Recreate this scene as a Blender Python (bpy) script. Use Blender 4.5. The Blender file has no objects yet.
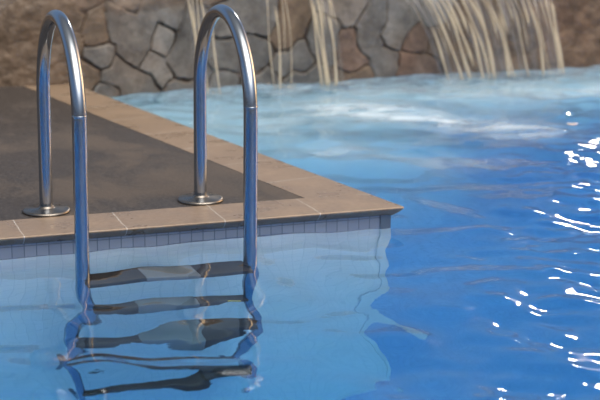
import bpy, bmesh, math, random
import numpy as np
from mathutils import Vector, Matrix, noise

scene = bpy.context.scene
COL = scene.collection
random.seed(7)
rng = np.random.default_rng(11)

# ------------------------------------------------------------------ camera
F = Vector((0.3270785, 0.91426013, -0.23905663))
R = Vector((0.94236144, -0.33443799, 0.01030236))
U = Vector((0.07053058, 0.22864743, 0.97095097))
cam_data = bpy.data.cameras.new('camera')
cam_data.sensor_width = 36.0
cam_data.lens = 1637.4 * 36.0 / 600.0
cam_data.clip_end = 200
cam = bpy.data.objects.new('camera', cam_data)
COL.objects.link(cam)
cam.matrix_world = Matrix(((R.x, U.x, -F.x, -2.1038),
                           (R.y, U.y, -F.y, -4.8464),
                           (R.z, U.z, -F.z, 1.3168),
                           (0, 0, 0, 1)))
cam_data.dof.use_dof = True
cam_data.dof.focus_distance = 4.95
cam_data.dof.aperture_fstop = 3.4
scene.camera = cam

# ------------------------------------------------------------------ sky, sun, exposure
world = bpy.data.worlds.new('sky')
scene.world = world
world.use_nodes = True
wn, wl = world.node_tree.nodes, world.node_tree.links
wn.clear()
w_out = wn.new('ShaderNodeOutputWorld')
w_bg = wn.new('ShaderNodeBackground')
w_tc = wn.new('ShaderNodeTexCoord')
w_sep = wn.new('ShaderNodeSeparateXYZ')
w_ramp = wn.new('ShaderNodeValToRGB')
wl.new(w_tc.outputs['Generated'], w_sep.inputs[0])
wl.new(w_sep.outputs['Z'], w_ramp.inputs[0])
cr = w_ramp.color_ramp
SKY = [(0.0, (0.10, 0.10, 0.11)), (0.03, (0.22, 0.24, 0.28)), (0.18, (0.22, 0.30, 0.42)),
       (0.42, (0.20, 0.31, 0.50)), (0.68, (0.22, 0.23, 0.25)), (1.0, (0.40, 0.39, 0.38))]
while len(cr.elements) < len(SKY):
    cr.elements.new(0.5)
for el, (p, c) in zip(cr.elements, SKY):
    el.position = p
    el.color = (*c, 1)
# sky lobes, among them the evening glow low over the far right
def glow(az, el, power, colour, base):
    d = Vector((math.sin(math.radians(az)) * math.cos(math.radians(el)),
                math.cos(math.radians(az)) * math.cos(math.radians(el)), math.sin(math.radians(el))))
    dot = wn.new('ShaderNodeVectorMath'); dot.operation = 'DOT_PRODUCT'
    wl.new(w_tc.outputs['Generated'], dot.inputs[0]); dot.inputs[1].default_value = d
    mx = wn.new('ShaderNodeMath'); mx.operation = 'MAXIMUM'; mx.inputs[1].default_value = 0
    wl.new(dot.outputs['Value'], mx.inputs[0])
    pw = wn.new('ShaderNodeMath'); pw.operation = 'POWER'; pw.inputs[1].default_value = power
    wl.new(mx.outputs[0], pw.inputs[0])
    mul = wn.new('ShaderNodeVectorMath'); mul.operation = 'SCALE'
    mul.inputs[0].default_value = colour
    wl.new(pw.outputs[0], mul.inputs['Scale'])
    add = wn.new('ShaderNodeVectorMath'); add.operation = 'ADD'
    wl.new(base, add.inputs[0]); wl.new(mul.outputs[0], add.inputs[1])
    return add.outputs[0]
g1 = glow(78, 12, 24, (7.0, 4.0, 1.7), w_ramp.outputs['Color'])
g2 = glow(165, 55, 10, (9.6, 8.7, 7.6), g1)  # unseen bright sky lobe added behind the camera to light the submerged wall
g2 = glow(37, 20, 700, (3.6, 2.9, 2.3), g2)
wl.new(g2, w_bg.inputs['Color'])
w_bg.inputs['Strength'].default_value = 1.0
wl.new(w_bg.outputs[0], w_out.inputs['Surface'])

sun_d = bpy.data.lights.new('low_sun', 'SUN')
sun_d.energy = 0.22
sun_d.angle = math.radians(3.6)
sun_d.color = (1.0, 0.86, 0.68)
sun = bpy.data.objects.new('low_sun', sun_d)
COL.objects.link(sun)
SUN_AZ, SUN_EL = 34.8, 20.5
sdir = Vector((math.sin(math.radians(SUN_AZ)) * math.cos(math.radians(SUN_EL)),
               math.cos(math.radians(SUN_AZ)) * math.cos(math.radians(SUN_EL)), math.sin(math.radians(SUN_EL))))
sun.rotation_euler = sdir.to_track_quat('Z', 'Y').to_euler()
sun.location = (3, 6, 4)

scene.view_settings.view_transform = 'Standard'
scene.view_settings.look = 'None'
scene.view_settings.exposure = 0.0
scene.view_settings.gamma = 1.0
scene.view_settings.use_curve_mapping = False
scene.cycles.use_denoising = True
scene.cycles.sample_clamp_indirect = 6.0
scene.cycles.max_bounces = 14
scene.cycles.transmission_bounces = 12
scene.cycles.glossy_bounces = 6

# ------------------------------------------------------------------ dimensions (metres; deck top z = 0)
WATER = -0.074
PHI = math.radians(11.865)
E_DIR = Vector((-math.sin(PHI), math.cos(PHI), 0))      # right edge of the deck, running away
E_IN = Vector((-math.cos(PHI), -math.sin(PHI), 0))      # inwards from that edge
X_L, X_R, Y_N, Y_F = -5.0, 6.5, -4.1, 2.9               # pool extents
DEEP = -1.75

# ------------------------------------------------------------------ helpers
def link(name, me, mat=None, parent=None):
    o = bpy.data.objects.new(name, me)
    COL.objects.link(o)
    if mat:
        me.materials.append(mat)
    if parent:
        o.parent = parent
    return o

def mesh_from(name, verts, faces, smooth=False, uvs=None):
    me = bpy.data.meshes.new(name)
    me.from_pydata([tuple(v) for v in verts], [], faces)
    me.update()
    if smooth:
        me.shade_smooth()
    if uvs is not None:
        lay = me.uv_layers.new(name='UVMap')
        idx = np.zeros(len(me.loops), dtype=np.int32)
        me.loops.foreach_get('vertex_index', idx)
        lay.data.foreach_set('uv', np.asarray(uvs, dtype=np.float32)[idx].ravel())
    return me

def grid_mesh(name, P, UV=None, keep=None, smooth=True, flip=False):
    """P: (n, m, 3) array of points -> one quad sheet."""
    n, m = P.shape[:2]
    idx = np.arange(n * m).reshape(n, m)
    q = np.stack([idx[:-1, :-1], idx[1:, :-1], idx[1:, 1:], idx[:-1, 1:]], -1)
    if keep is not None:
        q = q[keep]
    q = q.reshape(-1, 4)
    if flip:
        q = q[:, ::-1]
    used = np.unique(q)
    remap = np.full(n * m, -1); remap[used] = np.arange(len(used))
    q = remap[q]
    pts = P.reshape(-1, 3)[used]
    me = bpy.data.meshes.new(name)
    me.vertices.add(len(pts)); me.vertices.foreach_set('co', pts.astype(np.float32).ravel())
    me.loops.add(q.size); me.loops.foreach_set('vertex_index', q.astype(np.int32).ravel())
    me.polygons.add(len(q))
    me.polygons.foreach_set('loop_start', np.arange(0, q.size, 4, dtype=np.int32))
    me.update(calc_edges=True)
    me.validate()
    if smooth:
        me.shade_smooth()
    if UV is not None:
        lay = me.uv_layers.new(name='UVMap')
        lay.data.foreach_set('uv', UV.reshape(-1, 2)[used][q.ravel()].astype(np.float32).ravel())
    return me, used

def tube_mesh(path, radius, seg=28, cap=True, name='tube'):
    """sweep a circle along a list of points, radius a number or a list"""
    pts = [Vector(p) for p in path]
    n = len(pts)
    rad = [radius] * n if isinstance(radius, (int, float)) else radius
    t0 = (pts[1] - pts[0]).normalized()
    ref = Vector((1, 0, 0)) if abs(t0.x) < 0.8 else Vector((0, 1, 0))
    nrm = (ref - t0 * ref.dot(t0)).normalized()
    verts, faces = [], []
    for i, p in enumerate(pts):
        t = (pts[min(i + 1, n - 1)] - pts[max(i - 1, 0)]).normalized()
        nrm = (nrm - t * nrm.dot(t)).normalized()
        b = t.cross(nrm)
        for k in range(seg):
            a = 2 * math.pi * k / seg
            verts.append(p + (nrm * math.cos(a) + b * math.sin(a)) * rad[i])
    for i in range(n - 1):
        for k in range(seg):
            a, b2 = i * seg + k, i * seg + (k + 1) % seg
            faces.append((a, b2, b2 + seg, a + seg))
    if cap:
        faces.append(tuple(range(seg))[::-1])
        faces.append(tuple(range((n - 1) * seg, n * seg)))
    return mesh_from(name, verts, faces, smooth=True)

def lathe_mesh(profile, seg=48, name='lathe'):
    verts, faces = [], []
    for r, z in profile:
        for k in range(seg):
            a = 2 * math.pi * k / seg
            verts.append((r * math.cos(a), r * math.sin(a), z))
    for i in range(len(profile) - 1):
        for k in range(seg):
            a, b = i * seg + k, i * seg + (k + 1) % seg
            faces.append((a, b, b + seg, a + seg))
    return mesh_from(name, verts, faces, smooth=True)

def rounded_box(name, size, bevel, segs=3):
    bm = bmesh.new()
    bmesh.ops.create_cube(bm, size=1)
    for v in bm.verts:
        v.co = Vector((v.co.x * size[0], v.co.y * size[1], v.co.z * size[2]))
    bmesh.ops.bevel(bm, geom=bm.edges[:], offset=bevel, segments=segs, profile=0.5, affect='EDGES')
    me = bpy.data.meshes.new(name)
    bm.to_mesh(me); bm.free()
    me.shade_smooth()
    return me

class Mat:
    def __init__(s, name):
        s.m = bpy.data.materials.new(name)
        s.m.use_nodes = True
        s.n, s.l = s.m.node_tree.nodes, s.m.node_tree.links
        s.n.clear()
        s.out = s.n.new('ShaderNodeOutputMaterial')
    def new(s, t, **kw):
        nd = s.n.new(t)
        for k, v in kw.items():
            if k.startswith('i_'):
                nd.inputs[k[2:].replace('_', ' ')].default_value = v
            else:
                setattr(nd, k, v)
        return nd
    def bsdf(s, base=(0.5, 0.5, 0.5), rough=0.5, metal=0.0, spec=0.5):
        b = s.new('ShaderNodeBsdfPrincipled')
        b.inputs['Base Color'].default_value = (*base, 1)
        b.inputs['Roughness'].default_value = rough
        b.inputs['Metallic'].default_value = metal
        b.inputs['Specular IOR Level'].default_value = spec
        s.l.new(b.outputs[0], s.out.inputs['Surface'])
        s.b = b
        return b
    def ramp(s, src, stops, interp='LINEAR'):
        r = s.new('ShaderNodeValToRGB')
        r.color_ramp.interpolation = interp
        while len(r.color_ramp.elements) < len(stops):
            r.color_ramp.elements.new(0.5)
        for el, (p, c) in zip(r.color_ramp.elements, stops):
            el.position = p
            el.color = (*c, 1) if len(c) == 3 else c
        s.l.new(src, r.inputs[0])
        return r.outputs[0]
    def noise(s, vec, scale, detail=4, rough=0.55, dist=0.0):
        nd = s.new('ShaderNodeTexNoise')
        nd.inputs['Scale'].default_value = scale
        nd.inputs['Detail'].default_value = detail
        nd.inputs['Roughness'].default_value = rough
        nd.inputs['Distortion'].default_value = dist
        s.l.new(vec, nd.inputs['Vector'])
        return nd.outputs['Fac']
    def mix(s, fac, a, b, mode='MIX'):
        m = s.new('ShaderNodeMix', data_type='RGBA', blend_type=mode)
        for sock, v in ((m.inputs[0], fac), (m.inputs[6], a), (m.inputs[7], b)):
            if isinstance(v, bpy.types.NodeSocket):
                s.l.new(v, sock)
            elif isinstance(v, (int, float)):
                sock.default_value = v
            else:
                sock.default_value = (*v, 1)
        return m.outputs[2]
    def math(s, op, a, b=None, clamp=False):
        m = s.new('ShaderNodeMath', operation=op, use_clamp=clamp)
        for i, v in enumerate((a, b)):
            if v is None:
                continue
            if isinstance(v, bpy.types.NodeSocket):
                s.l.new(v, m.inputs[i])
            else:
                m.inputs[i].default_value = v
        return m.outputs[0]
    def bump(s, h, strength=0.3, dist=0.01):
        b = s.new('ShaderNodeBump')
        b.inputs['Strength'].default_value = strength
        b.inputs['Distance'].default_value = dist
        s.l.new(h, b.inputs['Height'])
        s.l.new(b.outputs[0], s.b.inputs['Normal'])
        return b

def structure(o, label=None):
    o['kind'] = 'structure'
    if label:
        o['label'] = label
    return o

def thing(o, label, cat, group=None):
    o['label'] = label
    o['category'] = cat
    if group:
        o['group'] = group
    return o

# ------------------------------------------------------------------ materials
def tile_material(name, c1, c2, grout, tile=0.0383, rough=0.25, gw=0.0016):
    M = Mat(name); M.bsdf(c1, rough)
    tc = M.new('ShaderNodeTexCoord')
    br = M.new('ShaderNodeTexBrick', offset=0.0, offset_frequency=1, squash=1.0, squash_frequency=1)
    br.inputs['Color1'].default_value = (*c1, 1)
    br.inputs['Color2'].default_value = (*c2, 1)
    br.inputs['Mortar'].default_value = (*grout, 1)
    br.inputs['Scale'].default_value = 1.0
    br.inputs['Mortar Size'].default_value = gw
    br.inputs['Mortar Smooth'].default_value = 0.3
    br.inputs['Bias'].default_value = 0.0
    br.inputs['Brick Width'].default_value = tile
    br.inputs['Row Height'].default_value = tile
    M.l.new(tc.outputs['UV'], br.inputs['Vector'])
    M.l.new(br.outputs['Color'], M.b.inputs['Base Color'])
    inv = M.math('SUBTRACT', 1.0, br.outputs['Fac'])
    M.bump(inv, 0.4, 0.001)
    return M.m

m_tile = tile_material('pool_tile', (0.72, 0.87, 0.92), (0.77, 0.90, 0.95), (0.65, 0.80, 0.86))
m_floor_tile = tile_material('pool_floor_tile', (0.20, 0.36, 0.64), (0.23, 0.39, 0.67), (0.16, 0.30, 0.54))
nt = m_floor_tile.node_tree                               # paler mosaic on the shallow shelf
_tc = nt.nodes.new('ShaderNodeTexCoord'); _sp = nt.nodes.new('ShaderNodeSeparateXYZ')
nt.links.new(_tc.outputs['Object'], _sp.inputs[0])
_mr = nt.nodes.new('ShaderNodeMapRange'); _mr.inputs['From Min'].default_value = -1.5; _mr.inputs['From Max'].default_value = -0.7
nt.links.new(_sp.outputs['Z'], _mr.inputs['Value'])
_mx = nt.nodes.new('ShaderNodeMix'); _mx.data_type = 'RGBA'
_pb = next(n for n in nt.nodes if n.type == 'BSDF_PRINCIPLED'); _bk = next(n for n in nt.nodes if n.type == 'TEX_BRICK')
nt.links.new(_mr.outputs[0], _mx.inputs[0]); nt.links.new(_bk.outputs['Color'], _mx.inputs[6]); _mx.inputs[7].default_value = (0.50, 0.68, 0.80, 1)
nt.links.new(_mx.outputs[2], _pb.inputs['Base Color'])
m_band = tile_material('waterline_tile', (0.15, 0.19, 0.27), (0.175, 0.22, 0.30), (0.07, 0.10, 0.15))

# coping stone
M = Mat('coping_stone'); M.bsdf((0.3, 0.24, 0.2), 0.42)
tc = M.new('ShaderNodeTexCoord')
n1 = M.noise(tc.outputs['Object'], 6, 6, 0.6)
n2 = M.noise(tc.outputs['Object'], 55, 5, 0.65)
c = M.ramp(n1, [(0.30, (0.17, 0.12, 0.08)), (0.55, (0.235, 0.168, 0.115)), (0.75, (0.29, 0.21, 0.15))])
c = M.mix(0.30, c, M.ramp(n2, [(0.3, (0.16, 0.12, 0.09)), (0.7, (0.40, 0.32, 0.25))]))
sepuv = M.new('ShaderNodeSeparateXYZ')
M.l.new(tc.outputs['UV'], sepuv.inputs[0])
wob = M.math('MULTIPLY', M.noise(tc.outputs['Object'], 25, 2), 0.012)
u = M.math('ADD', sepuv.outputs[0], wob)
fr = M.math('MODULO', u, 0.322)
joint = M.math('LESS_THAN', fr, 0.0028)
c = M.mix(joint, c, (0.50, 0.47, 0.43))
M.l.new(c, M.b.inputs['Base Color'])
rr = M.ramp(n1, [(0.3, (0.22,) * 3), (0.7, (0.40,) * 3)])
M.l.new(rr, M.b.inputs['Roughness'])
hgt = M.math('SUBTRACT', n2, joint)
M.bump(hgt, 0.25, 0.002)
m_coping = M.m

# charcoal pebble-dash deck, damp patches
M = Mat('deck_aggregate'); M.bsdf((0.08, 0.07, 0.07), 0.6)
tc = M.new('ShaderNodeTexCoord')
vo = M.new('ShaderNodeTexVoronoi'); vo.inputs['Scale'].default_value = 260
M.l.new(tc.outputs['Object'], vo.inputs['Vector'])
speck = M.noise(tc.outputs['Object'], 85, 4, 0.75)
mp = M.new('ShaderNodeMapping'); mp.inputs['Scale'].default_value = (1.0, 0.75, 1); mp.inputs['Rotation'].default_value = (0, 0, 0.3)
M.l.new(tc.outputs['Object'], mp.inputs['Vector'])
patch = M.noise(mp.outputs[0], 2.3, 5, 0.6, 0.4)
base = M.ramp(speck, [(0.30, (0.018, 0.015, 0.014)), (0.52, (0.042, 0.037, 0.036)), (0.72, (0.12, 0.105, 0.098))])
dry = M.ramp(patch, [(0.50, (0, 0, 0)), (0.62, (1, 1, 1))])
c = M.mix(M.math('MULTIPLY', dry, 0.5), base, (0.100, 0.080, 0.068))
M.l.new(c, M.b.inputs['Base Color'])
M.l.new(M.ramp(patch, [(0.45, (0.5,) * 3), (0.65, (0.8,) * 3)]), M.b.inputs['Roughness'])
M.bump(vo.outputs['Distance'], 0.5, 0.002)
m_deck = M.m

# rock wall, colour of each stone carried as an attribute, roughened with noise
M = Mat('rock_wall'); M.bsdf((0.2, 0.2, 0.2), 0.55)
tc = M.new('ShaderNodeTexCoord')
at = M.new('ShaderNodeAttribute', attribute_name='stone')
n1 = M.noise(tc.outputs['Object'], 9, 8, 0.65, 0.3)
n2 = M.noise(tc.outputs['Object'], 45, 6, 0.7)
v1 = M.ramp(n1, [(0.3, (0.50, 0.47, 0.44)), (0.7, (1.45, 1.42, 1.38))])
c = M.mix(1.0, at.outputs['Color'], v1, 'MULTIPLY')
v2 = M.ramp(n2, [(0.3, (0.70, 0.68, 0.66)), (0.7, (1.2, 1.2, 1.2))])
c = M.mix(0.8, c, v2, 'MULTIPLY')
M.l.new(c, M.b.inputs['Base Color'])
M.bump(M.math('ADD', n1, M.math('MULTIPLY', n2, 0.4)), 0.6, 0.012)
m_rock = M.m

# stainless steel
M = Mat('stainless_steel'); M.bsdf((0.37, 0.42, 0.49), 0.16, 1.0)
tc = M.new('ShaderNodeTexCoord')
n1 = M.noise(tc.outputs['Object'], 14, 5)
M.l.new(M.ramp(n1, [(0.3, (0.12,) * 3), (0.7, (0.24,) * 3)]), M.b.inputs['Roughness'])
m_steel = M.m
M = Mat('flange_steel'); M.bsdf((0.26, 0.24, 0.22), 0.30, 1.0)
tc = M.new('ShaderNodeTexCoord')
n1 = M.noise(tc.outputs['Object'], 30, 5)
M.l.new(M.ramp(n1, [(0.3, (0.20,) * 3), (0.7, (0.42,) * 3)]), M.b.inputs['Roughness'])
m_flange = M.m
M = Mat('tread_rubber'); M.bsdf((0.012, 0.007, 0.005), 0.6); m_rubber = M.m
M = Mat('yellow_sticker'); M.bsdf((0.7, 0.62, 0.12), 0.5); m_yellow = M.m
M = Mat('tread_insert'); M.bsdf((0.12, 0.15, 0.18), 0.5); m_insert = M.m

# water
M = Mat('pool_water')
gl = M.new('ShaderNodeBsdfGlass'); gl.inputs['IOR'].default_value = 1.333; gl.inputs['Roughness'].default_value = 0.0
M.b = gl
gl.inputs['Color'].default_value = (1, 1, 1, 1)
tc = M.new('ShaderNodeTexCoord')
fo = M.new('ShaderNodeAttribute', attribute_name='foam')
mp = M.new('ShaderNodeMapping'); mp.inputs['Scale'].default_value = (1.0, 1.9, 1)
M.l.new(tc.outputs['Object'], mp.inputs['Vector'])
fn = M.noise(mp.outputs[0], 4.5, 8, 0.62, 0.6)
fmask = M.ramp(fn, [(0.36, (0, 0, 0)), (0.70, (1, 1, 1))])
ffac = M.math('MULTIPLY', fmask, fo.outputs['Fac'], clamp=True)
fd = M.new('ShaderNodeBsdfDiffuse'); fd.inputs['Color'].default_value = (0.60, 0.70, 0.79, 1)
mxs = M.new('ShaderNodeMixShader')
M.l.new(ffac, mxs.inputs[0]); M.l.new(gl.outputs[0], mxs.inputs[1]); M.l.new(fd.outputs[0], mxs.inputs[2])
M.l.new(mxs.outputs[0], M.out.inputs['Surface'])
rip = M.noise(tc.outputs['Object'], 20, 2, 0.5)
M.bump(rip, 0.10, 0.004)
va = M.new('ShaderNodeVolumeAbsorption'); va.inputs['Color'].default_value = (0.16, 0.74, 0.95, 1)
va.inputs['Density'].default_value = 0.52
M.l.new(va.outputs[0], M.out.inputs['Volume'])
m_water = M.m

# falling water: clear film with a milky share
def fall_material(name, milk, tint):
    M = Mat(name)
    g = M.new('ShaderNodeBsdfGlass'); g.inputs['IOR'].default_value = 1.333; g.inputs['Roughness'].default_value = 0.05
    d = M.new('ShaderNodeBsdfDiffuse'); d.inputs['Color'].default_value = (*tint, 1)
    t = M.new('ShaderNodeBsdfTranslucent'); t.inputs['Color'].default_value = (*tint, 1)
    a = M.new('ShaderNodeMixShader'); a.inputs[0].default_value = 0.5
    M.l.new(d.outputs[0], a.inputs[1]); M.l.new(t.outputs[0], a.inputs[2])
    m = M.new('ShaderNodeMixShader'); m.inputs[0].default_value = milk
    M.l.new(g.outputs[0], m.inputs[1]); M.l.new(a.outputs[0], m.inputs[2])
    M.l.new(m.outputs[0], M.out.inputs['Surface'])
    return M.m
m_strand = fall_material('falling_water', 0.50, (0.97, 0.87, 0.68))  # warm tint paints golden light into the strands and splash
# thin film: mostly see-through
M = Mat('water_film')
tr = M.new('ShaderNodeBsdfTransparent')
gs = M.new('ShaderNodeBsdfGlossy'); gs.inputs['Roughness'].default_value = 0.12
df = M.new('ShaderNodeBsdfTranslucent'); df.inputs['Color'].default_value = (0.9, 0.86, 0.78, 1)
a = M.new('ShaderNodeMixShader'); a.inputs[0].default_value = 0.5
M.l.new(gs.outputs[0], a.inputs[1]); M.l.new(df.outputs[0], a.inputs[2])
tc = M.new('ShaderNodeTexCoord')
mp = M.new('ShaderNodeMapping'); mp.inputs['Scale'].default_value = (26, 1.6, 1)
M.l.new(tc.outputs['UV'], mp.inputs['Vector'])
st = M.noise(mp.outputs[0], 1.0, 4, 0.6)
fac = M.ramp(st, [(0.40, (0.03,) * 3), (0.62, (0.38,) * 3)])
m2 = M.new('ShaderNodeMixShader')
M.l.new(fac, m2.inputs[0]); M.l.new(tr.outputs[0], m2.inputs[1]); M.l.new(a.outputs[0], m2.inputs[2])
M.l.new(m2.outputs[0], M.out.inputs['Surface'])
m_film = M.m
M = Mat('petal'); M.bsdf((0.75, 0.60, 0.52), 0.6); m_petal = M.m

# ------------------------------------------------------------------ structure: pool shell and deck
def wall_quad(name, a, b, z0, z1, mat, label=None, u0=0.0, thick=0.0):
    """vertical wall from a to b (left of a->b is the pool side), uv in metres"""
    a, b = Vector((a[0], a[1], 0)), Vector((b[0], b[1], 0))
    L = (b - a).length
    nrm = Vector((-(b - a).y, (b - a).x, 0)).normalized() * -max(thick, 0.04)
    V = [(*a.xy, z0), (*b.xy, z0), (*b.xy, z1), (*a.xy, z1)]
    a2, b2 = a + nrm, b + nrm
    V += [(*a2.xy, z0), (*b2.xy, z0), (*b2.xy, z1), (*a2.xy, z1)]
    uv = [(u0, z0 + 0.0775), (u0 + L, z0 + 0.0775), (u0 + L, z1 + 0.0775), (u0, z1 + 0.0775)] * 2
    Fs = [(3, 2, 1, 0), (4, 5, 6, 7), (0, 1, 5, 4), (1, 2, 6, 5), (2, 3, 7, 6), (3, 0, 4, 7)]
    me = mesh_from(name, V, Fs, uvs=uv)
    return structure(link(name, me, mat), label)

OV = 0.030                                                # coping overhang
c_low = E_IN * OV + Vector((0, OV, 0))
# corner of the tiled wall under the coping: y = OV and OV in from the right edge
t_c = (OV - (E_IN * OV).y) / E_DIR.y
corner = E_IN * OV + E_DIR * t_c
side_end = corner + E_DIR * 2.95
BAND_B = WATER - 0.006
wall_quad('wall_front', (corner.x, OV), (X_L, OV), DEEP - 0.05, BAND_B, m_tile, 'pale blue tiled pool wall under the deck edge, behind the ladder', 0.0)
wall_quad('wall_side', side_end.xy, corner.xy, DEEP - 0.05, BAND_B, m_tile, None, 0.0)
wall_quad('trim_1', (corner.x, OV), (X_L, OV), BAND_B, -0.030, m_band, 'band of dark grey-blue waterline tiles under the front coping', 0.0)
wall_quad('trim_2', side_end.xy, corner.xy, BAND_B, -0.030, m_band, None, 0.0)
wall_quad('wall_left', (X_L, OV + .02), (X_L, Y_N), DEEP - 0.05, -0.03, m_tile)
wall_quad('wall_near', (X_L, Y_N), (X_R, Y_N), DEEP - 0.05, -0.03, m_tile)
wall_quad('wall_right', (X_R, Y_N), (X_R, 3.3), DEEP - 0.05, -0.03, m_tile)

# floor with a shallow shelf along the rock wall
fx = np.linspace(X_L - 0.05, X_R + 0.05, 90); fy = np.linspace(Y_N - 0.05, 3.4, 70)
FX, FY = np.meshgrid(fx, fy, indexing='ij')
def sstep(a, b, v):
    t = np.clip((v - a) / (b - a), 0, 1)
    return t * t * (3 - 2 * t)
shelf = sstep(0.55, 2.2, FY - 0.35 * np.clip(FX, -1, 4)) * (1 - sstep(0.8, 1.7, FX))
shelf = np.maximum(shelf * 0.93, 1.0 * sstep(2.0, 2.6, FY))
FZ = DEEP + (abs(DEEP) - 0.38) * shelf
P = np.stack([FX, FY, FZ], -1)
me, _ = grid_mesh('floor', P, UV=np.stack([FX, FY], -1))
structure(link('floor', me, m_floor_tile), 'blue tiled pool floor')

# deck slab (charcoal inlay surface) set 1 mm below the coping
WF, WR = 0.2107, 0.2276
def edge_pt(s, inn, z):          # s along the right edge, inn inwards
    return E_DIR * s + E_IN * inn + Vector((0, 0, z))
t_m = (WF - (E_IN * WR).y) / E_DIR.y
mat_c = E_IN * WR + E_DIR * t_m
far = 3.2
pf = mat_c + E_DIR * 3.0
def prism(name, poly, z0, z1, mat):
    n = len(poly)
    V = [(p[0], p[1], z0) for p in poly] + [(p[0], p[1], z1) for p in poly]
    Fs = [tuple(range(n))[::-1], tuple(range(n, 2 * n))] + [(i, (i + 1) % n, n + (i + 1) % n, n + i) for i in range(n)]
    return link(name, mesh_from(name, V, Fs), mat)
o = prism('deck', [(X_L, WF), (mat_c.x, mat_c.y), (pf.x, pf.y), (X_L, pf.y)], -0.03, -0.001, m_deck)
structure(o, 'charcoal pebble-textured pool deck with damp patches')
# terrace round the rest of the pool
for nm, poly in (('terrace', [(-9, -9), (10, -9), (10, Y_N), (-9, Y_N)]),
                 ('terrace', [(-9, Y_N), (X_L, Y_N), (X_L, 4.5), (-9, 4.5)]),
                 ('terrace', [(X_R, Y_N), (10, Y_N), (10, 4.5), (X_R, 4.5)])):
    structure(prism(nm, poly, -0.12, 0.0, m_deck))

# coping: rounded nose profile swept along the front edge and round the corner
def coping(name, pts_dirs, width_fn, label):
    r = 0.0175
    prof = [(None, 0.0)]                                   # inner top (width)
    e = 0.0045                                             # tight edge radius, then a cove sweeping in under the lip
    prof += [(0.012, 0.0)]
    for k in range(0, 9):
        a = math.pi / 2 + (math.pi * 0.80) * k / 8
        prof.append((e + e * math.cos(a), -e + e * math.sin(a)))
    prof += [(0.0065, -0.0125), (0.0110, -0.0175), (0.0165, -0.0220), (0.0225, -0.0265), (0.0275, -0.0310), (OV + 0.012, -0.0335)]
    V, UVs, rows = [], [], []
    for (p, inn, width, uu) in pts_dirs:                   # p outer edge point, inn vector per metre of offset
        row = []
        for q, z in prof:
            off = width if q is None else q
            v = p + inn * off
            V.append((v.x, v.y, z)); UVs.append((uu, off))
            row.append(len(V) - 1)
        rows.append(row)
    Fs = []
    for a, b in zip(rows[:-1], rows[1:]):
        for j in range(len(prof) - 1):
            Fs.append((a[j], b[j], b[j + 1], a[j + 1]))
    me = mesh_from(name, V, Fs, smooth=False, uvs=UVs)
    me.shade_smooth()
    return structure(link(name, me, m_coping), label)

# rounded nose corner: short arc between the two straight edges
front_in = Vector((0, 1, 0))
rows = []
rc = 0.005
U0 = 0.304                                                 # joint positions along the front
for x in np.linspace(X_L, -rc * 1.6, 40):
    rows.append((Vector((x, 0, 0)), front_in, WF, -x + 0.018 + 0.322 * 40 - U0 * 0 - 0.0))
rows = [(p, i, w, (-p.x) - 0.304 + 0.322 * 30) for p, i, w, _ in rows]
mitre = (Vector((mat_c.x, mat_c.y, 0)))
corner_rows = []
for k in range(1, 8):
    t = k / 8
    a = Vector((-rc * 1.6, 0, 0)); b = Vector((0, 0, 0)); c2 = E_DIR * rc * 1.6
    p = a * (1 - t) ** 2 + b * 2 * t * (1 - t) + c2 * t ** 2
    tgt = mitre - p
    corner_rows.append((p, tgt.normalized() * 1.25, tgt.length / 1.25, 0.15 + 0.322 * 10))
side_rows = []
for s in np.linspace(rc * 1.6, 3.0, 30):
    # widths: keep the inner line straight
    side_rows.append((E_DIR * s, E_IN, WR, s + 0.322 * 10 + 0.12))
# first rows next to the mitre must end on the mitre point
allrows = rows + corner_rows + side_rows
fixed = []
for p, i, w, uu in allrows:
    q = p + i * w
    # clamp inner points that would pass the mitre
    if abs(i.y - 1) < 1e-6 and p.x > mitre.x:
        tgt = mitre - p; fixed.append((p, tgt / WF, WF, uu))
    elif (i - E_IN).length < 1e-6 and (p - mitre).dot(E_DIR) < 0:
        tgt = mitre - p; fixed.append((p, tgt / WR, WR, uu))
    else:
        fixed.append((p, i, w, uu))
coping('trim_3', fixed, None, 'brown stone coping with rounded nose along the deck edge')

# near and side copings of the rest of the pool (seen only in reflections)
def box_strip(name, x0, x1, y0, y1):
    structure(prism(name, [(x0, y0), (x1, y0), (x1, y1), (x0, y1)], -0.035, 0.004, m_coping))
box_strip('trim_4', X_L - 0.22, X_R + 0.22, Y_N - 0.22, Y_N + 0.03)
box_strip('trim_5', X_R - 0.03, X_R + 0.22, Y_N + 0.03, 2.75)
box_strip('trim_6', X_L - 0.22, X_L + 0.03, Y_N + 0.03, 0.0)

# ------------------------------------------------------------------ rock wall
def wall_y(x):
    xs = [-6, -1.2, -0.9, -0.66, -0.34, 0.14, 0.7, 1.39, 2.4, 7]
    ys = [2.60, 2.66, 2.685, 2.66, 2.71, 2.80, 2.85, 2.88, 2.90, 2.92]
    return np.interp(x, xs, ys)
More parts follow.
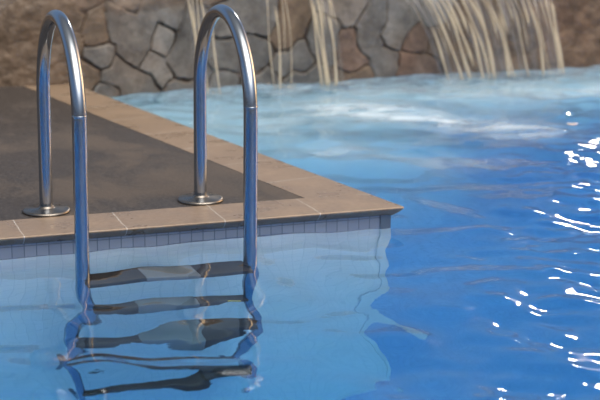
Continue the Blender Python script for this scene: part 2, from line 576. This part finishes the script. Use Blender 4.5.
# stones as seen: (pixel x, pixel y, colour)
GREY, PALE, BRN, RED, DRK = (0.120, 0.118, 0.116), (0.155, 0.153, 0.150), (0.120, 0.088, 0.062), (0.140, 0.100, 0.080), (0.13, 0.10, 0.08)
def px_wall(x, y, Y=2.82):
    d = F + R * ((x - 300) / 1637.4) + U * ((200 - y) / 1637.4)
    t = (Y + 4.8464) / d.y
    return (-2.1038 + d.x * t, 1.3168 + d.z * t)
stones = [(GREY, (112, 22), (140, 33), (128, 48), (168, 14), (152, 2)), (GREY, (122, 80), (105, 74), (140, 82), (114, 66)),
          (GREY, (94, 52)), (GREY, (100, 90)), (PALE, (157, 38)), (PALE, (154, 70), (150, 62)), (GREY, (172, 93), (186, 90)),
          (GREY, (180, 45), (176, 62), (190, 22), (190, 68)), (GREY, (214, 52), (230, 58)), (GREY, (226, 86)),
          (GREY, (257, 48), (250, 62)), (GREY, (262, 24), (238, 14), (222, 20)), (GREY, (268, 84), (248, 88)),
          (GREY, (300, 60), (284, 66)), (GREY, (318, 80), (294, 84)), (BRN, (296, 22), (280, 36)), (GREY, (324, 30), (326, 50)),
          (RED, (350, 48), (353, 62)), (BRN, (342, 82), (362, 82)), (PALE, (350, 8), (334, 6)), (GREY, (376, 22), (372, 44), (386, 66)),
          (PALE, (405, 20), (398, 34)), (RED, (418, 42)), (RED, (414, 66), (428, 70)), (PALE, (437, 8)),
          (BRN, (442, 45), (460, 60)), (BRN, (475, 20)), (BRN, (485, 62)), (BRN, (510, 25)), (BRN, (525, 58)), (RED, (550, 20)),
          (BRN, (572, 45)), (BRN, (600, 12)), (BRN, (605, 58)), (BRN, (30, 55), (55, 40)), (BRN, (60, 12)), (BRN, (15, 15)),
          (BRN, (80, 72), (60, 75)), (BRN, (90, 25))]
seeds, cols, gid = [], [], []
for g, st_ in enumerate(stones):
    for x, y in st_[1:]:
        wx, wz = px_wall(x, y)
        seeds.append((wx, wz)); cols.append(st_[0]); gid.append(g)
r2 = random.Random(5)
for k in range(420):
    wx, wz = r2.uniform(-6, 7), r2.uniform(-0.7, 0.75)
    inside = -1.0 < wx < 2.45 and -0.06 < wz < 0.39
    if inside or min((wx - s[0]) ** 2 + (wz - s[1]) ** 2 for s in seeds) < 0.014:
        continue
    seeds.append((wx, wz)); cols.append(r2.choice([GREY, GREY, BRN, PALE, RED])); gid.append(1000 + k)
seeds, cols, gid = np.array(seeds), np.array(cols), np.array(gid)

def smooth_noise(X, Y, scale, seed, octaves=3):
    """value noise made of gradients, numpy only"""
    out = np.zeros_like(X, dtype=float); amp = 1.0; tot = 0
    for o_ in range(octaves):
        xs, ys = X * scale, Y * scale
        xi, yi = np.floor(xs).astype(int), np.floor(ys).astype(int)
        xf, yf = xs - xi, ys - yi
        def h(i, j):
            n = (i * 374761393 + j * 668265263 + (seed + o_) * 1442695041) & 0x7fffffff
            n = ((n ^ (n >> 13)) * 1274126177) & 0x7fffffff
            return ((n ^ (n >> 16)) & 0xffff) / 65535.0
        sx, sy = xf ** 3 * (xf * (xf * 6 - 15) + 10), yf ** 3 * (yf * (yf * 6 - 15) + 10)
        v = (h(xi, yi) * (1 - sx) + h(xi + 1, yi) * sx) * (1 - sy) + (h(xi, yi + 1) * (1 - sx) + h(xi + 1, yi + 1) * sx) * sy
        out += (v - 0.5) * amp; tot += amp
        amp *= 0.5; scale *= 2.03
    return out / tot * 2

xs = np.concatenate([np.linspace(-6, -1.15, 90), np.arange(-1.14, 2.65, 0.0055), np.linspace(2.66, 7, 80)])
zs = np.concatenate([np.linspace(-0.75, -0.13, 24), np.arange(-0.125, 0.42, 0.0055), np.linspace(0.425, 0.56, 12)])
WX, WZ = np.meshgrid(xs, zs, indexing='ij')
qx = WX + 0.018 * smooth_noise(WX, WZ, 10, 3) ; qz = WZ + 0.018 * smooth_noise(WX + 7, WZ + 3, 11, 8)
d1 = np.full(WX.shape, 9.0); d2 = d1.copy(); i1 = np.zeros(WX.shape, int)
for k, (sx, sz) in enumerate(seeds):
    d = np.hypot(qx - sx, (qz - sz))
    nearer = d < d1
    same = gid[i1] == gid[k]
    d2 = np.where(nearer, np.where(same, d2, d1), np.where(same, d2, np.minimum(d2, d)))
    i1 = np.where(nearer, k, i1)
    d1 = np.where(nearer, d, d1)
gap = d2 - d1
gw = 0.012 + 0.012 * smooth_noise(WX, WZ, 12, 21)
rough_zone = np.clip(sstep(1.35, 1.8, WX) + (1 - sstep(-0.62, -0.45, WX)) + 0.8 * sstep(0.30, 0.36, WZ + 0.03 * smooth_noise(WX, WZ, 5, 1)) * (WX < 0.2), 0, 1)
face = sstep(0.0, 1.0, gap / np.maximum(gw, 0.003))
face = np.maximum(face, rough_zone * 0.92)
tilt = np.array([[r2.uniform(-.06, .06), r2.uniform(-.06, .06), r2.uniform(-.006, .006)] for _ in seeds])
first = np.array([np.argmax(gid == g) for g in gid])
plane = tilt[first[i1], 0] * (WX - seeds[first[i1], 0]) + tilt[first[i1], 1] * (WZ - seeds[first[i1], 1]) + tilt[first[i1], 2]
lump = 0.010 * smooth_noise(WX, WZ, 6, 40, 4) + rough_zone * 0.022 * smooth_noise(WX, WZ, 7, 50, 5)
WY = wall_y(WX) - 0.020 * face - plane * face * (1 - rough_zone) - lump + 0.02 * np.clip(WZ - 0.1, 0, 1)
# spout shelf the wide fall pours off, and rounded top edge
WY -= 0.055 * sstep(0.375, 0.42, WZ) * sstep(1.0, 1.15, WX) * (1 - sstep(2.05, 2.2, WX))
WY += 0.10 * sstep(0.50, 0.56, WZ) ** 2
stonec = cols[i1]
zone_c = np.array([0.125, 0.090, 0.064])
stonec = stonec * (1 - 0.75 * rough_zone[..., None]) + zone_c * 0.75 * rough_zone[..., None]
mort = np.array([0.060, 0.038, 0.026])
mf = 1 - sstep(0.15, 0.8, gap / np.maximum(gw, 0.003))
mf = mf * (1 - 0.95 * rough_zone)
C3 = stonec * (1 - mf[..., None]) + mort * mf[..., None]
stain = np.clip(smooth_noise(WX, WZ, 3.3, 77, 4) * 1.6, 0, 1)[..., None] * 0.6
C3 = C3 * (1 - stain) + C3 * np.array([0.95, 0.72, 0.55]) * stain
sub = 1 - sstep(-0.098, -0.088, WZ)                      # pale mosaic below the waterline
C3 = C3 * (1 - sub[..., None]) + np.array([0.42, 0.62, 0.72]) * sub[..., None]
WY = WY * (1 - sub) + (wall_y(WX) - 0.018) * sub
top = np.stack([WX, WY, WZ], -1)
# ledge behind the top edge
back = []
for k, dy in enumerate((0.12, 0.35, 0.7)):
    b = top[:, -1:, :].copy(); b[..., 1] += dy; b[..., 2] += 0.01; back.append(b)
b = back[-1].copy(); b[..., 2] = -0.75; back.append(b)
P = np.concatenate([top] + back, 1)
CC = np.concatenate([C3] + [C3[:, -1:, :]] * 4, 1)
me, used = grid_mesh('wall_back', P, flip=False)
ca = me.color_attributes.new('stone', 'FLOAT_COLOR', 'POINT')
rgba = np.concatenate([CC.reshape(-1, 3)[used], np.ones((len(used), 1))], 1)
ca.data.foreach_set('color', rgba.astype(np.float32).ravel())
structure(link('wall_back', me, m_rock), 'crazy-paved grey and brown rock wall behind the pool')

# ------------------------------------------------------------------ water surface
def nonuni(lo, a, b, hi, fine, coarse):
    return np.concatenate([np.arange(lo, a, coarse), np.arange(a, b, fine), np.arange(b, hi + coarse, coarse)])
wxs = nonuni(X_L - 0.02, -1.9, 2.9, X_R + 0.0, 0.011, 0.07)
wys = nonuni(Y_N - 0.02, -1.95, 2.95, 3.0, 0.011, 0.07)
AX, AY = np.meshgrid(wxs, wys, indexing='ij')
H = np.zeros_like(AX)
wr = np.random.default_rng(23)
# swell and ripples: sums of waves from a spread of directions
WAVES = [(0.85, 0.0030, 2), (0.52, 0.0026, 4), (0.34, 0.0020, 6), (0.21, 0.0011, 8), (0.12, 0.00036, 9), (0.08, 0.00013, 9)]
wx_ = AX + 0.05 * smooth_noise(AX, AY, 2.1, 61, 2); wy_ = AY + 0.05 * smooth_noise(AX + 9, AY, 2.3, 62, 2)
for lam, amp, cnt in WAVES:
    for _ in range(cnt):
        th = wr.normal(math.radians(75), math.radians(48))
        l = lam * wr.uniform(0.8, 1.25)
        k = 2 * math.pi / l
        ph = wr.uniform(0, 6.283)
        s = np.sin(k * (wx_ * math.cos(th) + wy_ * math.sin(th)) + ph)
        gain = 1.0 + 0.55 * (1 - sstep(-1.3, -0.35, AY)) * (lam < 0.6) if lam > 0.15 else 0.5 + 3.4 * sstep(0.22, 0.62, AX - 0.59 * AY)   # livelier where the falls stir the open pool
        H += amp / math.sqrt(cnt) * 1.3 * s * gain
# sharpen crests a little
H = 1.35 * H + 18 * H * np.abs(H)
# churned water where the falls land
fall_spots = [(1.35, 2.62), (1.6, 2.64), (1.85, 2.66), (2.1, 2.68), (0.72, 2.68), (0.5, 2.66), (0.1, 2.60)]
churn = np.zeros_like(AX)
for (cx, cy) in fall_spots:
    dd = np.hypot(AX - cx, AY - cy)
    churn = np.maximum(churn, np.exp(-(dd / 0.35) ** 2))
    H += 0.0018 * np.sin(dd * 2 * math.pi / 0.16) * np.exp(-dd / 0.7)
H += churn * 0.006 * smooth_noise(AX, AY, 16, 5, 3)
flat_left = 1.0
P = np.stack([AX, AY, WATER + H * flat_left], -1)
def inside_island(x, y, m):
    side = (x * E_IN.x + y * E_IN.y)                       # >0 inside of the right edge
    return (y > OV + m) & (side > OV + m)
cxm = (AX[:-1, :-1] + AX[1:, 1:]) / 2; cym = (AY[:-1, :-1] + AY[1:, 1:]) / 2
keep = ~inside_island(cxm, cym, 0.025) & (cym < wall_y(cxm) + 0.06)
foam = 0.30 * np.exp(-(np.clip(2.70 - AY, 0, 9) / 0.22) ** 2) * (0.05 + 0.95 * churn)
# drifting bands of bubbles, laid down on the water as irregular streaks
def band(ax, ay, bx, by, w):
    vx, vy = bx - ax, by - ay
    t = np.clip(((AX - ax) * vx + (AY - ay) * vy) / (vx * vx + vy * vy), 0, 1)
    return np.exp(-(np.hypot(AX - ax - t * vx, AY - ay - t * vy) / w) ** 2)
foam += 0.85 * band(0.60, 2.05, 1.15, 1.35, 0.17) + 0.42 * band(1.3, 2.30, 2.6, 2.0, 0.20) + 0.30 * band(0.15, 1.9, 0.9, 2.3, 0.28)
foam += 0.25 * band(0.2, 1.2, 0.6, 0.9, 0.2)
foam = np.clip(foam, 0, 1)
me, used = grid_mesh('pool_water', P, keep=keep)
fa = me.attributes.new('foam', 'FLOAT', 'POINT')
fa.data.foreach_set('value', foam.ravel()[used].astype(np.float32))
water = link('pool_water', me, m_water)
water['kind'] = 'structure'
water['label'] = 'rippling clear blue pool water'

# ------------------------------------------------------------------ ladder
X1, X2, YB, YF, ZT = -1.1419, -0.6219, 0.288, -0.2571, 0.6668
TR = 0.0215
RAD = (YB - YF) / 2
ZC = ZT - RAD
LBOT = -1.12
ladder = bpy.data.objects.new('pool_ladder', None)
COL.objects.link(ladder)
ladder.location = ((X1 + X2) / 2, YB, 0)
thing(ladder, 'stainless steel pool ladder with two hooped handrails at the deck edge', 'pool ladder')
def rail_path():
    pts = [(0, YB, z) for z in np.linspace(0.002, ZC, 14)]
    for k in range(1, 40):
        a = math.pi * k / 40
        pts.append((0, (YB + YF) / 2 + RAD * math.cos(a), ZC + RAD * math.sin(a)))
    pts += [(0, YF, z) for z in np.linspace(ZC, LBOT + 0.10, 30)]
    for k in range(1, 8):
        a = (math.pi / 2) * k / 8
        pts.append((0, YF + 0.10 * (1 - math.cos(a)), LBOT + 0.10 - 0.10 * math.sin(a)))
    pts.append((0, OV - 0.004, LBOT))
    return pts
rail_me = tube_mesh(rail_path(), TR, 32, name='handrail')
fl_me = lathe_mesh([(0.0, 0.0), (0.077, 0.0), (0.0775, 0.004), (0.076, 0.0075), (0.070, 0.0095), (0.030, 0.0125),
                    (0.0255, 0.015), (0.0235, 0.019), (0.0218, 0.020), (0.0, 0.020)], 56, 'flange')
seam_me = lathe_mesh([(0.0214, -0.003), (0.0221, -0.0015), (0.0222, 0.0015), (0.0214, 0.003)], 32, 'weld_seam')
for x in (X1, X2):
    r = link('handrail', rail_me, m_steel if not rail_me.materials else None)
    r.parent = ladder
    r.location = (x - ladder.location.x, -YB, 0)
    f = link('flange', fl_me, m_flange if not fl_me.materials else None, r); f.location = (0, YB, 0.0)
    f['label'] = 'round flat floor flange at the foot of the handrail'
    s = link('weld_seam', seam_me, m_steel if not seam_me.materials else None, r); s.location = (0, YF, 0.415)
def tread(z, depth=0.09, pad_on=True):
    w = X2 - X1
    body = rounded_box('tread', (w - 0.01, depth, 0.034), 0.008)
    t = link('tread', body, m_rubber, ladder)
    t.location = (0, YF - YB + 0.012, z)
    t['label'] = 'dark ladder tread with a grey middle pad'
    if not pad_on:
        t['label'] = 'plain dark ladder tread'
        return t
    pad = rounded_box('tread_pad', (0.17, depth + 0.004, 0.038), 0.006)
    p = link('tread_pad', pad, m_insert, t)
    p.location = (0.005, 0, 0)
    return t
tread(-0.115, 0.12)
t2 = tread(-0.395)
st = link('sticker', rounded_box('sticker', (0.05, 0.004, 0.012), 0.001, 1), m_yellow, t2)
st.location = (0.19, -0.046, 0.004); st['label'] = 'small yellow sticker on the right end of the tread'
tread(-0.675)
tread(-0.955, 0.09, False)

# ------------------------------------------------------------------ waterfalls
def fall(name, label, cat, x0a, x0b, drift_a, drift_b, z_top, n, rmin, rmax, seed, film=True, y_top=None, reach=0.13):
    rr_ = random.Random(seed)
    root = bpy.data.objects.new(name, None); COL.objects.link(root)
    xm = (x0a + x0b) / 2
    yt = (float(wall_y(xm)) - 0.035) if y_top is None else y_top
    root.location = (xm, yt, WATER)
    thing(root, label, cat, 'streams of water pouring over the rock wall')
    def pt(s, v, jit=0.0):
        """s across 0..1, v down 0..1"""
        x = x0a + (x0b - x0a) * s + (drift_a + (drift_b - drift_a) * s) * (v ** 0.8)
        z = z_top + (WATER - 0.004 - z_top) * (0.30 * v + 0.70 * v * v)
        y = yt - reach * v
        return Vector((x + jit, y, z)) - root.location
    if film:
        ns, nv = 60, 30
        P = np.zeros((ns, nv, 3)); UV = np.zeros((ns, nv, 2))
        for i in range(ns):
            for j in range(nv):
                s, v = i / (ns - 1), j / (nv - 1)
                p = pt(s, v)
                P[i, j] = (p.x, p.y + 0.006 * math.sin(s * 41 + v * 3) + 0.004 * math.sin(s * 97 + v * 2), p.z)
                UV[i, j] = (s, v)
        me, _ = grid_mesh('water_film', P, UV)
        link('water_film', me, m_film, root)
    for k in range(n):
        s = (k + rr_.uniform(0.15, 0.85)) / n
        v0 = rr_.choice([0, 0.02, rr_.uniform(0.05, 0.5), rr_.uniform(0.2, 0.6)]); v1 = 1.0 if rr_.random() < 0.62 else rr_.uniform(0.6, 0.95)
        rad0 = rr_.uniform(rmin, rmax)
        path, rads = [], []
        wob = rr_.uniform(0, 6)
        for j in range(26):
            t = j / 25
            v = v0 + (v1 - v0) * t
            p = pt(s, v, 0.005 * math.sin(wob + v * 9) * (0.4 + v))
            p.y -= 0.006
            path.append(p)
            env = min(1, t * 5 + 0.15) * min(1, (1 - t) * 8 + (0.6 if v1 == 1.0 else 0.05))
            rads.append(rad0 * env * (0.75 + 0.45 * math.sin(wob * 3 + v * 17) * 0.6 + 0.3 * v))
        rads = [max(0.0006, q) for q in rads]
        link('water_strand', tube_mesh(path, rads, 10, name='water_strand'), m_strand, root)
    # splash of droplets where it lands
    bm = bmesh.new()
    for k in range(int(12 + 60 * abs(x0b - x0a))):
        s = rr_.random(); p = pt(s, 1.0)
        q = Vector((p.x + rr_.uniform(-.02, .02), p.y + rr_.uniform(-.05, .04), 0.004 + abs(rr_.gauss(0, 0.012))))
        bmesh.ops.create_icosphere(bm, subdivisions=1, radius=rr_.uniform(0.0015, 0.004), matrix=Matrix.Translation(q))
    me = bpy.data.meshes.new('splash'); bm.to_mesh(me); bm.free(); me.shade_smooth()
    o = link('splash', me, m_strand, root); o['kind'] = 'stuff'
    return root
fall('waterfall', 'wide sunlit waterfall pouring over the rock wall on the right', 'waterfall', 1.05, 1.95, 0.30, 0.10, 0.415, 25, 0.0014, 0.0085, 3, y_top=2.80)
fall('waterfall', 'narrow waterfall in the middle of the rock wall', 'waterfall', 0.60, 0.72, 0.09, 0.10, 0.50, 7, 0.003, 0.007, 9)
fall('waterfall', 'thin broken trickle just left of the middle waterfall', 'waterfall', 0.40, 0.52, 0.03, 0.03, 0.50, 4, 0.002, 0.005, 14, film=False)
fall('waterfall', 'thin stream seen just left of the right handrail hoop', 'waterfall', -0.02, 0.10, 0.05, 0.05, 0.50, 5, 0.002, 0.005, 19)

# ------------------------------------------------------------------ floating petals
def petal(x, y, L, rot, label):
    V, Fs = [], []
    n, m = 9, 5
    for i in range(n):
        t = i / (n - 1)
        w = L * 0.32 * math.sin(math.pi * min(1, t * 0.94 + 0.04)) ** 0.7
        for j in range(m):
            s = j / (m - 1) * 2 - 1
            V.append(((t - 0.5) * L, s * w, 0.006 * s * s + 0.004 * (t - 0.5) ** 2 * 4))
    for i in range(n - 1):
        for j in range(m - 1):
            a = i * m + j
            Fs.append((a, a + m, a + m + 1, a + 1))
    me = mesh_from('petal', V, Fs, smooth=True)
    o = link('floating_petal', me, m_petal)
    ix, iy = np.abs(wxs - x).argmin(), np.abs(wys - y).argmin()
    o.location = (x, y, WATER + float(H[ix, iy]) + 0.001)
    o.rotation_euler = (0, 0, rot)
    sm = o.modifiers.new('thickness', 'SOLIDIFY'); sm.thickness = 0.0015
    thing(o, label, 'petal')
petal(1.396, 1.401, 0.045, -0.35, 'small pink petal floating on the dark water below the wide waterfall')
